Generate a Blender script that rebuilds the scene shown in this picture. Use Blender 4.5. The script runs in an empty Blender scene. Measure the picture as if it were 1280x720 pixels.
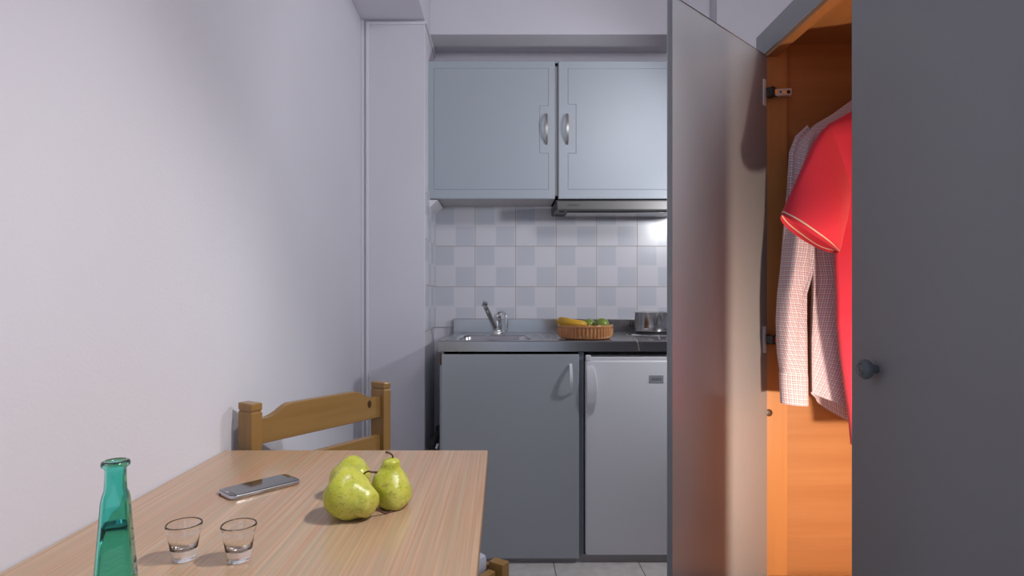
import bpy, bmesh, math, random
from math import pi, sin, cos, radians, sqrt, exp
from mathutils import Vector, Matrix, noise
random.seed(4)
S = bpy.context.scene
C = S.collection

# ------------------------------------------------------------------ camera
CAMZ, F, CX, CY = 1.08, 740.0, 627.0, 374.0
cam_d = bpy.data.cameras.new('camera'); cam = bpy.data.objects.new('camera', cam_d); C.objects.link(cam)
cam.location = (0, 0, CAMZ); cam.rotation_euler = (pi/2, 0, 0)
cam_d.sensor_width = 36; cam_d.lens = F/1280*36
cam_d.shift_x = (640-CX)/1280; cam_d.shift_y = (CY-360)/1280
cam_d.clip_start = 0.02
S.camera = cam
S.view_settings.view_transform = 'Standard'
try: S.view_settings.look = 'None'
except Exception: pass
S.view_settings.gamma = 1; S.view_settings.use_curve_mapping = False
S.view_settings.exposure = -0.14

# ------------------------------------------------------------------ world and lights
w = bpy.data.worlds.new('sky'); S.world = w; w.use_nodes = True
bg = w.node_tree.nodes['Background']; bg.inputs[0].default_value = (.55, .72, 1, 1); bg.inputs[1].default_value = .8

def light(name, kind, loc, energy, color, target=None, size=None, size_y=None, **kw):
    d = bpy.data.lights.new(name, kind); d.energy = energy; d.color = color
    if kind == 'AREA':
        d.shape = 'RECTANGLE' if size_y else 'SQUARE'; d.size = size
        if size_y: d.size_y = size_y
    elif size: d.shadow_soft_size = size
    for k, v in kw.items(): setattr(d, k, v)
    o = bpy.data.objects.new(name, d); C.objects.link(o); o.location = loc
    if target is not None:
        o.rotation_euler = (Vector(target)-Vector(loc)).to_track_quat('-Z', 'Y').to_euler()
    return o
light('window_daylight', 'AREA', (.30, -1.93, 1.45), 3, (.93, .94, 1.0), (.30, 0, 1.45), 1.7, 1.8)
light('ceiling_bounce', 'AREA', (1.10, .35, 2.55), 21, (.96, .96, 1.0), (-.1, 1.6, 1.0), .55, .55)  # soft fill added in place of light bounced off the ceiling, no fixture
light('table_flash', 'SPOT', (.82, .68, 2.34), 95, (1.0, .98, .97), (-.36, .90, .60), size=.03, spot_size=radians(66), spot_blend=1.0)  # unseen flash above the wardrobe, placed from the shadows on the table
light('kitchen_flash', 'SPOT', (1.10, 2.02, 1.57), 26, (.95, .96, 1.0), (.0, 2.85, 1.15), size=.05, spot_size=radians(134), spot_blend=.4)  # unseen flash behind the open wardrobe door, placed from the handle shadows
light('wardrobe_flash', 'POINT', (.775, .955, .72), 26, (1.0, .75, .57), size=.018)  # unseen warm flash inside the wardrobe, hidden by the near door

# ------------------------------------------------------------------ helpers
def P(px, py, d):      # a measured point of the photo at depth d (metres)
    return Vector(((px-CX)/F*d, d, CAMZ-(py-CY)/F*d))

def obj(name, bm, m, parent=None, local=False, smooth=False, angle=None, recalc=True):
    if recalc: bmesh.ops.recalc_face_normals(bm, faces=bm.faces)
    if parent is not None and not local:
        r = parent
        while r.parent: r = r.parent
        bmesh.ops.translate(bm, verts=bm.verts, vec=-Vector(r.location))
    me = bpy.data.meshes.new(name)
    for f in bm.faces: f.smooth = smooth or angle is not None
    bm.to_mesh(me); bm.free()
    if angle is not None: me.set_sharp_from_angle(angle=radians(angle))
    for mm in (m if isinstance(m, (list, tuple)) else [m]): me.materials.append(mm)
    o = bpy.data.objects.new(name, me); C.objects.link(o)
    if parent is not None: o.parent = parent
    return o
def tag(o, label=None, cat=None, group=None):
    if label: o['label'] = label
    if cat: o['category'] = cat
    if group: o['group'] = group
    return o
def thing(name, label, cat, loc=(0, 0, 0), rotz=0, group=None):
    o = bpy.data.objects.new(name, None); C.objects.link(o)
    o.empty_display_size = .05
    o.location = loc; o.rotation_euler = (0, 0, rotz)
    return tag(o, label, cat, group)
def struct(name, bm, m, **k):
    o = obj(name, bm, m, **k); o['kind'] = 'structure'; return o

def box(bm, a, b, bevel=0, seg=2):
    a, b = Vector(a), Vector(b)
    lo = Vector([min(a[i], b[i]) for i in range(3)]); hi = Vector([max(a[i], b[i]) for i in range(3)])
    r = bmesh.ops.create_cube(bm, size=1)
    vs = r['verts']
    for v in vs: v.co = Vector([lo[i]+(v.co[i]+.5)*(hi[i]-lo[i]) for i in range(3)])
    if bevel:
        es = {e for v in vs for e in v.link_edges}
        bmesh.ops.bevel(bm, geom=list(es), offset=bevel, segments=seg, affect='EDGES', profile=.5)
    return bm
def nb(*a, **k):
    return box(bmesh.new(), *a, **k)
def obox(bm, c, ux, uy, uz, bevel=0):       # oriented box, half vectors
    r = bmesh.ops.create_cube(bm, size=2)
    vs = r['verts']
    for v in vs: v.co = Vector(c)+ux*v.co.x+uy*v.co.y+uz*v.co.z
    if bevel:
        es = {e for v in vs for e in v.link_edges}
        bmesh.ops.bevel(bm, geom=list(es), offset=bevel, segments=2, affect='EDGES', profile=.5)
    return bm
def rings(bm, rs, closed=True, cap0=False, cap1=False, uv=False):
    vr = [[bm.verts.new(p) for p in r] for r in rs]
    n = len(rs[0])
    lay = bm.loops.layers.uv.verify() if uv else None
    vacc = [0.0]
    for i in range(1, len(rs)):
        vacc.append(vacc[-1]+sum((Vector(rs[i][k])-Vector(rs[i-1][k])).length for k in range(n))/n)
    uacc = []
    for r in rs:
        u = [0.0]
        for k in range(n): u.append(u[-1]+(Vector(r[(k+1) % n])-Vector(r[k])).length)
        uacc.append(u)
    for i in range(len(rs)-1):
        for k in range(n if closed else n-1):
            k2 = (k+1) % n
            try: f = bm.faces.new((vr[i][k], vr[i][k2], vr[i+1][k2], vr[i+1][k]))
            except ValueError: continue
            if uv:
                cs = [(uacc[i][k], vacc[i]), (uacc[i][k+1], vacc[i]), (uacc[i+1][k+1], vacc[i+1]), (uacc[i+1][k], vacc[i+1])]
                for l, c in zip(f.loops, cs): l[lay].uv = c
    if cap0: bm.faces.new(vr[0][::-1])
    if cap1: bm.faces.new(vr[-1])
    return vr
def lathe(bm, prof, c=(0, 0, 0), n=40, M=None, mod=None):
    c = Vector(c); rs = []
    for (r, z) in prof:
        ring = []
        for k in range(n):
            a = 2*pi*k/n
            rr = max(r, 1e-5)*(mod(a, z, r) if mod else 1)
            p = Vector((rr*cos(a), rr*sin(a), z))
            if M is not None: p = M @ p
            ring.append(p+c)
        rs.append(ring)
    rings(bm, rs)
    return bm
def cyl(bm, a, b, r, n=24, r2=None):
    a, b = Vector(a), Vector(b); d = b-a; q = d.to_track_quat('Z', 'Y'); r2 = r if r2 is None else r2
    rs = [[a+(q @ Vector((rr*cos(2*pi*k/n), rr*sin(2*pi*k/n), 0)))+d*t for k in range(n)] for t, rr in ((0, r), (1, r2))]
    rings(bm, rs, cap0=True, cap1=True)
    return bm
def smoothpath(pts, sub=6):
    pts = [Vector(p) for p in pts]; out = []
    for i in range(len(pts)-1):
        p0 = pts[max(i-1, 0)]; p1 = pts[i]; p2 = pts[i+1]; p3 = pts[min(i+2, len(pts)-1)]
        for s in range(sub):
            t = s/sub
            out.append(.5*((2*p1)+(-p0+p2)*t+(2*p0-5*p1+4*p2-p3)*t*t+(-p0+3*p1-3*p2+p3)*t**3))
    out.append(pts[-1]); return out
def tube(bm, pts, r, n=12, flat=None, sub=6):
    pts = smoothpath(pts, sub) if sub else [Vector(p) for p in pts]
    m = len(pts); rs = []
    t0 = (pts[1]-pts[0]).normalized()
    up = Vector((0, 0, 1)) if abs(t0.z) < .9 else Vector((1, 0, 0))
    nrm = t0.cross(up).normalized()
    for i, p in enumerate(pts):
        t = (pts[min(i+1, m-1)]-pts[max(i-1, 0)]).normalized()
        nrm = (nrm-t*nrm.dot(t)).normalized(); bi = t.cross(nrm)
        rr = r(i/(m-1)) if callable(r) else r
        rs.append([p+nrm*rr*cos(2*pi*k/n)+bi*rr*(flat or 1)*sin(2*pi*k/n) for k in range(n)])
    rings(bm, rs, cap0=True, cap1=True)
    return bm
def prism(bm, poly, ext):
    ext = Vector(ext)
    a = [bm.verts.new(p) for p in poly]; b = [bm.verts.new(Vector(p)+ext) for p in poly]
    bm.faces.new(a); bm.faces.new(b[::-1]); n = len(a)
    for k in range(n): bm.faces.new((a[k], a[(k+1) % n], b[(k+1) % n], b[k]))
    return bm
def rrect(cx, cy, hx, hy, r, n=6):
    out = []
    for (sx, sy, a0) in ((1, 1, 0), (-1, 1, pi/2), (-1, -1, pi), (1, -1, 3*pi/2)):
        for k in range(n+1):
            a = a0+pi/2*k/n
            out.append((cx+sx*(hx-r)+r*cos(a), cy+sy*(hy-r)+r*sin(a)))
    return out

# ------------------------------------------------------------------ materials
def mat(name, col, rough=.5, metal=0, spec=.5, bump=None, coat=0, trans=0, ior=1.45, vary=None, sheen=0, coords='Object', aniso=0):
    m = bpy.data.materials.new(name); m.use_nodes = True
    nt = m.node_tree; b = nt.nodes['Principled BSDF']
    b.inputs['Base Color'].default_value = (*col, 1); b.inputs['Roughness'].default_value = rough
    b.inputs['Metallic'].default_value = metal; b.inputs['Specular IOR Level'].default_value = spec
    b.inputs['Coat Weight'].default_value = coat; b.inputs['Coat Roughness'].default_value = .08
    b.inputs['Transmission Weight'].default_value = trans; b.inputs['IOR'].default_value = ior
    b.inputs['Sheen Weight'].default_value = sheen
    tc = nt.nodes.new('ShaderNodeTexCoord')
    def mapped(scale):
        mp = nt.nodes.new('ShaderNodeMapping'); mp.inputs['Scale'].default_value = scale
        nt.links.new(tc.outputs[coords], mp.inputs[0]); return mp
    if bump:                                   # (scale, strength, distance, stretch)
        sc, st, dist = bump[:3]; stretch = bump[3] if len(bump) > 3 else (1, 1, 1)
        n = nt.nodes.new('ShaderNodeTexNoise'); n.inputs['Scale'].default_value = sc; n.inputs['Detail'].default_value = 4
        nt.links.new(mapped(stretch).outputs[0], n.inputs['Vector'])
        bp = nt.nodes.new('ShaderNodeBump'); bp.inputs['Strength'].default_value = st; bp.inputs['Distance'].default_value = dist
        nt.links.new(n.outputs['Fac'], bp.inputs['Height']); nt.links.new(bp.outputs[0], b.inputs['Normal'])
    if vary:                                   # (scale, colour 2, stretch, lo, hi)
        sc, c2, stretch, lo, hi = vary
        n = nt.nodes.new('ShaderNodeTexNoise'); n.inputs['Scale'].default_value = sc; n.inputs['Detail'].default_value = 5
        nt.links.new(mapped(stretch).outputs[0], n.inputs['Vector'])
        r = nt.nodes.new('ShaderNodeValToRGB'); r.color_ramp.elements[0].position = lo; r.color_ramp.elements[1].position = hi
        r.color_ramp.elements[0].color = (*col, 1); r.color_ramp.elements[1].color = (*c2, 1)
        nt.links.new(n.outputs['Fac'], r.inputs[0]); nt.links.new(r.outputs[0], b.inputs['Base Color'])
    return m
def nd(nt, t, **k):
    n = nt.nodes.new(t)
    for a, v in k.items(): setattr(n, a, v)
    return n
def mth(nt, op, a, b=None, c=None):
    n = nt.nodes.new('ShaderNodeMath'); n.operation = op
    for i, v in enumerate((a, b, c)):
        if v is None: continue
        if isinstance(v, (int, float)): n.inputs[i].default_value = v
        else: nt.links.new(v, n.inputs[i])
    return n.outputs[0]
def mixc(nt, fac, a, b):
    n = nt.nodes.new('ShaderNodeMix'); n.data_type = 'RGBA'
    for s, v in ((n.inputs[0], fac), (n.inputs[6], a), (n.inputs[7], b)):
        if isinstance(v, (int, float)): s.default_value = v
        elif isinstance(v, tuple): s.default_value = (*v, 1)
        else: nt.links.new(v, s)
    return n.outputs[2]
def wood(name, c1, c2, c3, axis='Y', fine=140, rough=.35, spec=.5, coat=0, bandscale=9, contrast=1):
    m = mat(name, c1, rough, spec=spec, coat=coat); nt = m.node_tree; b = nt.nodes['Principled BSDF']
    tc = [n for n in nt.nodes if n.type == 'TEX_COORD'][0]
    def M(s_long, s_cross):
        mp = nd(nt, 'ShaderNodeMapping')
        mp.inputs['Scale'].default_value = tuple(s_long if a == axis else s_cross for a in 'XYZ')
        nt.links.new(tc.outputs['Object'], mp.inputs[0]); return mp.outputs[0]
    def N(v, det=3, dist=0):
        n = nd(nt, 'ShaderNodeTexNoise'); n.inputs['Scale'].default_value = 1; n.inputs['Detail'].default_value = det
        n.inputs['Distortion'].default_value = dist
        nt.links.new(v, n.inputs['Vector']); return n.outputs['Fac']
    f1 = N(M(2.2, fine), 4, .3); f2 = N(M(.9, bandscale), 2, .6); f3 = N(M(1.3, fine*.45), 3, .4)
    r1 = nd(nt, 'ShaderNodeMapRange'); r1.inputs[1].default_value = .35; r1.inputs[2].default_value = .65
    nt.links.new(f1, r1.inputs[0])
    r3 = nd(nt, 'ShaderNodeMapRange'); r3.inputs[1].default_value = .4; r3.inputs[2].default_value = .62
    nt.links.new(f3, r3.inputs[0])
    r2 = nd(nt, 'ShaderNodeMapRange'); r2.inputs[1].default_value = .35; r2.inputs[2].default_value = .65
    nt.links.new(f2, r2.inputs[0])
    col = mixc(nt, mth(nt, 'MULTIPLY', r1.outputs[0], min(1, .55*contrast)), c1, c2)
    col = mixc(nt, mth(nt, 'MULTIPLY', r3.outputs[0], min(1, .45*contrast)), col, c3)
    col = mixc(nt, mth(nt, 'MULTIPLY', r2.outputs[0], .4), col, c2)
    nt.links.new(col, b.inputs['Base Color'])
    bp = nd(nt, 'ShaderNodeBump'); bp.inputs['Strength'].default_value = .15; bp.inputs['Distance'].default_value = .0006
    nt.links.new(f1, bp.inputs['Height']); nt.links.new(bp.outputs[0], b.inputs['Normal'])
    return m

M_wall = mat('white_plaster', (.715, .705, .76), .85, spec=.2, bump=(190, .22, .0022), vary=(1.5, (.68, .67, .72), (1, 1, 1), .35, .7))
M_ceil = mat('ceiling_paint', (.715, .705, .76), .9, spec=.2, bump=(90, .2, .002))
M_duct = mat('white_duct_plastic', (.76, .75, .79), .45)
M_cab = mat('blue_grey_laminate', (.41, .455, .505), .33, bump=(700, .06, .0004))
M_cabw = mat('cabinet_carcass', (.52, .50, .50), .45)
M_basecab = mat('blue_grey_board', (.43, .46, .49), .42, bump=(700, .06, .0004))
M_frame = mat('grey_frame_paint', (.20, .225, .26), .4)
M_ward = mat('grey_wardrobe_paint', (.275, .285, .305), .24, spec=.55, bump=(26, .05, .0015))
M_white = mat('white_enamel', (.80, .81, .85), .28, bump=(300, .05, .0004))
M_whitepl = mat('white_plastic', (.80, .80, .83), .35)
M_steel = mat('brushed_steel', (.46, .45, .445), .24, metal=1, bump=(60, .12, .0004, (1, 30, 30)))
M_steelb = mat('polished_steel', (.66, .66, .67), .15, metal=1, bump=(14, .08, .001))
M_chrome = mat('chrome', (.78, .79, .80), .06, metal=1)
M_nickel = mat('brushed_nickel', (.60, .56, .50), .3, metal=1)
M_hood = mat('hood_steel', (.12, .117, .115), .42, metal=1, bump=(60, .1, .0004, (1, 30, 30)))
M_hingem = mat('hinge_metal', (.62, .60, .59), .35, metal=.1)
M_dark = mat('dark_gap', (.02, .02, .022), .6)
M_iron = mat('cast_iron', (.035, .033, .032), .6)
M_black = mat('black_rubber', (.012, .012, .013), .35)
M_blacktext = mat('black_print', (.015, .012, .02), .6)
M_badge = mat('grey_badge', (.38, .39, .42), .4)
M_badge2 = mat('dark_badge_print', (.22, .23, .25), .5)
M_table = wood('table_veneer', (.58, .405, .265), (.45, .235, .130), (.40, .335, .22), 'Y', 230, .26, coat=.2, contrast=1.5)
M_tedge = wood('table_edge_wood', (.42, .27, .15), (.33, .19, .10), (.38, .25, .13), 'Y', 120, .5)
M_chair = wood('varnished_pine', (.31, .175, .058), (.24, .125, .035), (.35, .21, .075), 'Z', 70, .3)
M_chairh = wood('varnished_pine_rail', (.31, .175, .058), (.24, .125, .035), (.35, .21, .075), 'X', 70, .3)
M_knot = mat('wood_knot', (.07, .03, .008), .4)
M_wpost = wood('wardrobe_pine', (.52, .25, .09), (.43, .19, .062), (.55, .28, .10), 'Z', 55, .4)
M_wpanel = wood('wardrobe_veneer', (.45, .215, .085), (.37, .165, .06), (.49, .25, .11), 'X', 75, .42, bandscale=14)
M_wtop = wood('wardrobe_top_veneer', (.40, .185, .065), (.32, .135, .045), (.43, .21, .075), 'Y', 75, .42)
M_cush = mat('grey_cushion_cloth', (.42, .42, .50), .9, bump=(900, .3, .001))
M_phone = mat('phone_silver', (.60, .58, .62), .25, metal=.9)
M_screen = mat('phone_glass', (.020, .024, .032), .05, coat=1)
M_display = mat('phone_display', (.010, .011, .014), .04, coat=1)
M_terra = mat('glazed_terracotta', (.58, .25, .095), .25, coat=.4, vary=(30, (.68, .34, .15), (1, 1, 1), .4, .7))
M_ban = mat('banana_skin', (.72, .40, .03), .4, vary=(22, (.60, .30, .03), (1, 1, 1), .45, .75))
M_banend = mat('banana_tip', (.05, .03, .012), .7)
M_lime = mat('lime_skin', (.16, .24, .035), .3, bump=(160, .3, .001), vary=(14, (.27, .34, .06), (1, 1, 1), .35, .7))
M_stem = mat('pear_stem', (.10, .045, .03), .7, bump=(200, .5, .001))

def pear_material():
    m = mat('pear_skin', (.55, .58, .07), .33, bump=(36, .35, .006)); nt = m.node_tree; b = nt.nodes['Principled BSDF']
    tc = [n for n in nt.nodes if n.type == 'TEX_COORD'][0].outputs['Object']
    def N(s, d=4):
        n = nd(nt, 'ShaderNodeTexNoise'); n.inputs['Scale'].default_value = s; n.inputs['Detail'].default_value = d
        nt.links.new(tc, n.inputs['Vector']); return n.outputs['Fac']
    def R(v, a, c):
        r = nd(nt, 'ShaderNodeMapRange'); r.inputs[1].default_value = a; r.inputs[2].default_value = c
        nt.links.new(v, r.inputs[0]); return r.outputs[0]
    c = mixc(nt, R(N(22), .35, .65), (.50, .51, .05), (.62, .60, .13))
    c = mixc(nt, mth(nt, 'MULTIPLY', R(N(110), .45, .7), .5), c, (.33, .42, .03))
    c = mixc(nt, mth(nt, 'MULTIPLY', R(N(380, 2), .60, .68), .65), c, (.20, .17, .03))
    c = mixc(nt, mth(nt, 'MULTIPLY', R(N(48, 3), .62, .74), .7), c, (.26, .13, .03))
    nt.links.new(c, b.inputs['Base Color']); return m
M_pear = pear_material()
def glass(name, col, ior=1.5, rough=0):
    m = mat(name, col, rough, trans=1, ior=ior); return m
M_glass = glass('clear_glass', (.98, .985, .985))
M_teal = glass('teal_glass', (.28, .85, .76))
M_water = glass('clear_liquid', (.97, .99, .98), 1.33)

def check_material():
    m = mat('checked_cotton', (.7, .6, .62), .85, sheen=.2); nt = m.node_tree; b = nt.nodes['Principled BSDF']
    tc = [n for n in nt.nodes if n.type == 'TEX_COORD'][0].outputs['UV']
    sp = nd(nt, 'ShaderNodeSeparateXYZ'); nt.links.new(tc, sp.inputs[0])
    def line(v, per, off, wd):
        f = mth(nt, 'FRACT', mth(nt, 'ADD', mth(nt, 'DIVIDE', v, per), off))
        return mth(nt, 'LESS_THAN', f, wd)
    per = .0058
    u, v = sp.outputs[0], sp.outputs[1]
    blue = mth(nt, 'ADD', line(u, per, 0, .36), line(v, per, 0, .36))
    red = mth(nt, 'ADD', line(u, per*2, .27, .12), line(v, per*2, .27, .12))
    c = mixc(nt, mth(nt, 'MULTIPLY', mth(nt, 'MINIMUM', blue, 2), .52), (.80, .72, .74), (.18, .20, .36))
    c = mixc(nt, mth(nt, 'MULTIPLY', mth(nt, 'MINIMUM', red, 1), .5), c, (.55, .12, .16))
    nt.links.new(c, b.inputs['Base Color'])
    return m
M_check = check_material()
M_polo = mat('red_pique_cotton', (.62, .026, .060), .8, sheen=.15, bump=(900, .3, .0006))
def stripe_polo():
    m = M_polo.copy(); m.name = 'red_cotton_striped_hem'; nt = m.node_tree; b = nt.nodes['Principled BSDF']
    tc = [n for n in nt.nodes if n.type == 'TEX_COORD'][0].outputs['UV']
    sp = nd(nt, 'ShaderNodeSeparateXYZ'); nt.links.new(tc, sp.inputs[0])
    v = sp.outputs[1]
    s = mth(nt, 'MULTIPLY', mth(nt, 'GREATER_THAN', v, .0085), mth(nt, 'LESS_THAN', v, .0115))
    nt.links.new(mixc(nt, s, (.62, .026, .060), (.70, .58, .45)), b.inputs['Base Color']); return m
M_polos = stripe_polo()

TX0, TZ0, TS = -.1365, 1.353, .2088
def tile_material(axis):
    m = mat('glazed_tile_'+axis, (.6, .6, .63), .14, spec=.5); nt = m.node_tree; b = nt.nodes['Principled BSDF']
    tc = [n for n in nt.nodes if n.type == 'TEX_COORD'][0].outputs['Object']
    sp = nd(nt, 'ShaderNodeSeparateXYZ'); nt.links.new(tc, sp.inputs[0])
    u = mth(nt, 'FRACT', mth(nt, 'DIVIDE', mth(nt, 'SUBTRACT', sp.outputs[0 if axis == 'x' else 1], TX0 if axis == 'x' else 3.06-TS*10), TS))
    v = mth(nt, 'FRACT', mth(nt, 'DIVIDE', mth(nt, 'SUBTRACT', sp.outputs[2], TZ0-TS*6), TS))
    def band(c, a, b2): return mth(nt, 'MULTIPLY', mth(nt, 'GREATER_THAN', c, a), mth(nt, 'LESS_THAN', c, b2))
    tl = mth(nt, 'MULTIPLY', band(u, .03, .475), band(v, .53, .99))
    br = mth(nt, 'MULTIPLY', band(u, .52, .97), band(v, .02, .485))
    blue = mth(nt, 'ADD', tl, br)
    n = nd(nt, 'ShaderNodeTexNoise'); n.inputs['Scale'].default_value = 420; nt.links.new(tc, n.inputs['Vector'])
    c = mixc(nt, mth(nt, 'MULTIPLY', blue, 1), (.66, .655, .70), (.555, .575, .63))
    g = mth(nt, 'ADD', mth(nt, 'ADD', mth(nt, 'LESS_THAN', u, .007), mth(nt, 'GREATER_THAN', u, .993)),
            mth(nt, 'ADD', mth(nt, 'LESS_THAN', v, .007), mth(nt, 'GREATER_THAN', v, .993)))
    g = mth(nt, 'MINIMUM', g, 1)
    c = mixc(nt, g, c, (.36, .31, .29))
    nt.links.new(c, b.inputs['Base Color'])
    nt.links.new(mth(nt, 'ADD', mth(nt, 'MULTIPLY', g, .6), .24), b.inputs['Roughness'])
    n2 = nd(nt, 'ShaderNodeTexNoise'); n2.inputs['Scale'].default_value = 7; nt.links.new(tc, n2.inputs['Vector'])
    h = mth(nt, 'SUBTRACT', mth(nt, 'MULTIPLY', n2.outputs['Fac'], .6), g)
    bp = nd(nt, 'ShaderNodeBump'); bp.inputs['Strength'].default_value = .35; bp.inputs['Distance'].default_value = .0012
    nt.links.new(h, bp.inputs['Height']); nt.links.new(bp.outputs[0], b.inputs['Normal'])
    return m
M_tile = tile_material('x'); M_tiley = tile_material('y')
def floor_material():
    m = mat('floor_tile', (.55, .5, .47), .3); nt = m.node_tree; b = nt.nodes['Principled BSDF']
    tc = [n for n in nt.nodes if n.type == 'TEX_COORD'][0].outputs['Object']
    sp = nd(nt, 'ShaderNodeSeparateXYZ'); nt.links.new(tc, sp.inputs[0])
    T = .349
    u = mth(nt, 'FRACT', mth(nt, 'DIVIDE', mth(nt, 'ADD', sp.outputs[0], T*10-.215), T))
    v = mth(nt, 'FRACT', mth(nt, 'DIVIDE', mth(nt, 'ADD', sp.outputs[1], T*10-2.50), T))
    g = mth(nt, 'MINIMUM', mth(nt, 'ADD', mth(nt, 'GREATER_THAN', u, .988), mth(nt, 'GREATER_THAN', v, .988)), 1)
    n = nd(nt, 'ShaderNodeTexNoise'); n.inputs['Scale'].default_value = 22; n.inputs['Detail'].default_value = 8
    nt.links.new(tc, n.inputs['Vector'])
    r = nd(nt, 'ShaderNodeMapRange'); r.inputs[1].default_value = .35; r.inputs[2].default_value = .7; nt.links.new(n.outputs['Fac'], r.inputs[0])
    c = mixc(nt, r.outputs[0], (.80, .76, .72), (.66, .62, .585))
    c = mixc(nt, g, c, (.17, .14, .125))
    nt.links.new(c, b.inputs['Base Color'])
    bp = nd(nt, 'ShaderNodeBump'); bp.inputs['Strength'].default_value = .5; bp.inputs['Distance'].default_value = .002; bp.invert = True
    nt.links.new(g, bp.inputs['Height']); nt.links.new(bp.outputs[0], b.inputs['Normal'])
    return m
M_floor = floor_material()

# ------------------------------------------------------------------ room
WL, YB, YF, WR, CEIL = -.634, 3.06, -2.0, 1.46, 2.70
PX, PY = -.347, 2.68                      # right face and front face of the pillar
struct('floor', nb((WL-.1, YF-.1, -.1), (WR+.1, YB+.1, 0)), M_floor)
struct('ceiling', nb((WL-.1, YF-.1, CEIL), (WR+.1, YB+.1, CEIL+.1)), M_ceil)
struct('wall_left', nb((WL-.1, YF-.1, 0), (WL, YB+.1, CEIL)), M_wall)
struct('wall_back', nb((WL, YB, 0), (WR, YB+.1, CEIL)), M_wall)
struct('wall_right', nb((WR, YF-.1, 0), (WR+.1, YB+.1, CEIL)), M_wall)
struct('wall_niche_right', nb((1.005, 2.765, 0), (WR, YB, CEIL), bevel=.003), M_wall)
struct('wall_pillar', nb((WL, PY, 0), (PX, YB, 2.345), bevel=.004), M_wall)
bm = bmesh.new()                          # rear wall with the window opening behind the camera
box(bm, (WL, YF-.1, 0), (WR, YF, .55)); box(bm, (WL, YF-.1, 2.35), (WR, YF, CEIL))
box(bm, (WL, YF-.1, .55), (-.55, YF, 2.35)); box(bm, (1.15, YF-.1, .55), (WR, YF, 2.35))
struct('wall_rear', bm, M_wall)
struct('ceiling_beam_left', nb((WL, YF, 2.345), (PX, YB, CEIL), bevel=.003), M_wall)
struct('ceiling_beam_back', nb((PX, 2.848, 2.354), (1.005, YB, CEIL), bevel=.003), M_wall)
# white cable ducts on the pillar and along the beam
def duct(a, b, n): struct('trim_%d' % n, nb(a, b, bevel=.002), M_duct)
duct((-.612, PY-.012, .0), (-.601, PY, 2.330), 1)
duct((-.612, PY-.010, 2.322), (PX+.002, PY, 2.333), 2)
duct((PX, PY-.010, 2.326), (PX+.009, YB, 2.337), 3)
duct((WL, PY-.008, 0), (WL+.012, PY, 2.345), 4)
# tiles
struct('wall_tiles_back', nb((PX+.007, YB-.008, .937), (1.005, YB, 1.60)), M_tile)
struct('wall_tiles_left', nb((PX, PY+.012, .937), (PX+.008, YB-.008, 1.60), bevel=.001), M_tiley)
# corner piece under the wall cabinet
bm = bmesh.new()
prism(bm, [(PX+.008, 2.80, 1.550), (PX+.045, 2.80, 1.550), (PX+.008, 2.80, 1.515)], (0, .25, 0))
struct('trim_5', bm, M_duct)

# ------------------------------------------------------------------ routed cabinet doors
def routed_door(bm, x0, x1, z0, z1, yf, th, g0, g1, h0, h1, nx, nz0, nz1, side):
    # g*: groove rectangle, notch to x=nx between nz0..nz1 at 'side'; a 4 mm V groove cut 2 mm deep
    if side == 'R':
        A = [(g0, h0), (g1, h0), (g1, nz0), (nx, nz0), (nx, nz1), (g1, nz1), (g1, h1), (g0, h1)]
    else:
        A = [(g0, h0), (g1, h0), (g1, h1), (g0, h1), (g0, nz1), (nx, nz1), (nx, nz0), (g0, nz0)]
    def off(poly, d):
        out = []; n = len(poly)
        for i in range(n):
            p0, p1, p2 = Vector(poly[i-1]), Vector(poly[i]), Vector(poly[(i+1) % n])
            e1 = (p1-p0).normalized(); e2 = (p2-p1).normalized()
            n1 = Vector((-e1.y, e1.x)); n2 = Vector((-e2.y, e2.x))
            out.append(tuple(p1+(n1+n2)*d))
        return out
    Cc = off(A, .0022); B = off(A, .0044)
    V = lambda poly, y: [bm.verts.new((p[0], y, p[1])) for p in poly]
    bv = .003
    vo = V([(x0+bv, z0+bv), (x1-bv, z0+bv), (x1-bv, z1-bv), (x0+bv, z1-bv)], yf)
    vA, vC, vB = V(A, yf), V(Cc, yf+.0024), V(B, yf)
    def loop(vs): return [bm.edges.new((vs[i], vs[(i+1) % len(vs)])) for i in range(len(vs))]
    eo, ea = loop(vo), loop(vA)
    bmesh.ops.triangle_fill(bm, use_beauty=True, use_dissolve=False, edges=eo+ea)
    for r, q in ((vA, vC), (vC, vB)):
        for i in range(len(r)): bm.faces.new((r[i], r[(i+1) % len(r)], q[(i+1) % len(r)], q[i]))
    eb = [bm.edges.get((vB[i], vB[(i+1) % 8])) for i in range(8)]
    bmesh.ops.triangle_fill(bm, use_beauty=True, use_dissolve=False, edges=eb)
    ve = V([(x0, z0), (x1, z0), (x1, z1), (x0, z1)], yf+bv); vb = V([(x0, z0), (x1, z0), (x1, z1), (x0, z1)], yf+th)
    for r, q in ((vo, ve), (ve, vb)):
        for i in range(4): bm.faces.new((r[i], r[(i+1) % 4], q[(i+1) % 4], q[i]))
    bm.faces.new(vb)
    return bm
def bow_handle(x, z0, z1, yf, m, parent, proud=.024, wd=.011, th=.005):
    bm = bmesh.new(); n = 20; rs = []
    for k in range(n+1):
        t = k/n; z = z0+(z1-z0)*t; y = yf-.001-proud*sin(pi*t)**.75 if 0 < t < 1 else yf+.001
        hw = wd/2*(1-.15*abs(2*t-1)); rs.append([(x-hw, y-th/2, z), (x+hw, y-th/2, z), (x+hw, y+th/2, z), (x-hw, y+th/2, z)])
    rings(bm, rs, cap0=True, cap1=True)
    return obj('handle', bm, m, parent, angle=50)

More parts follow.
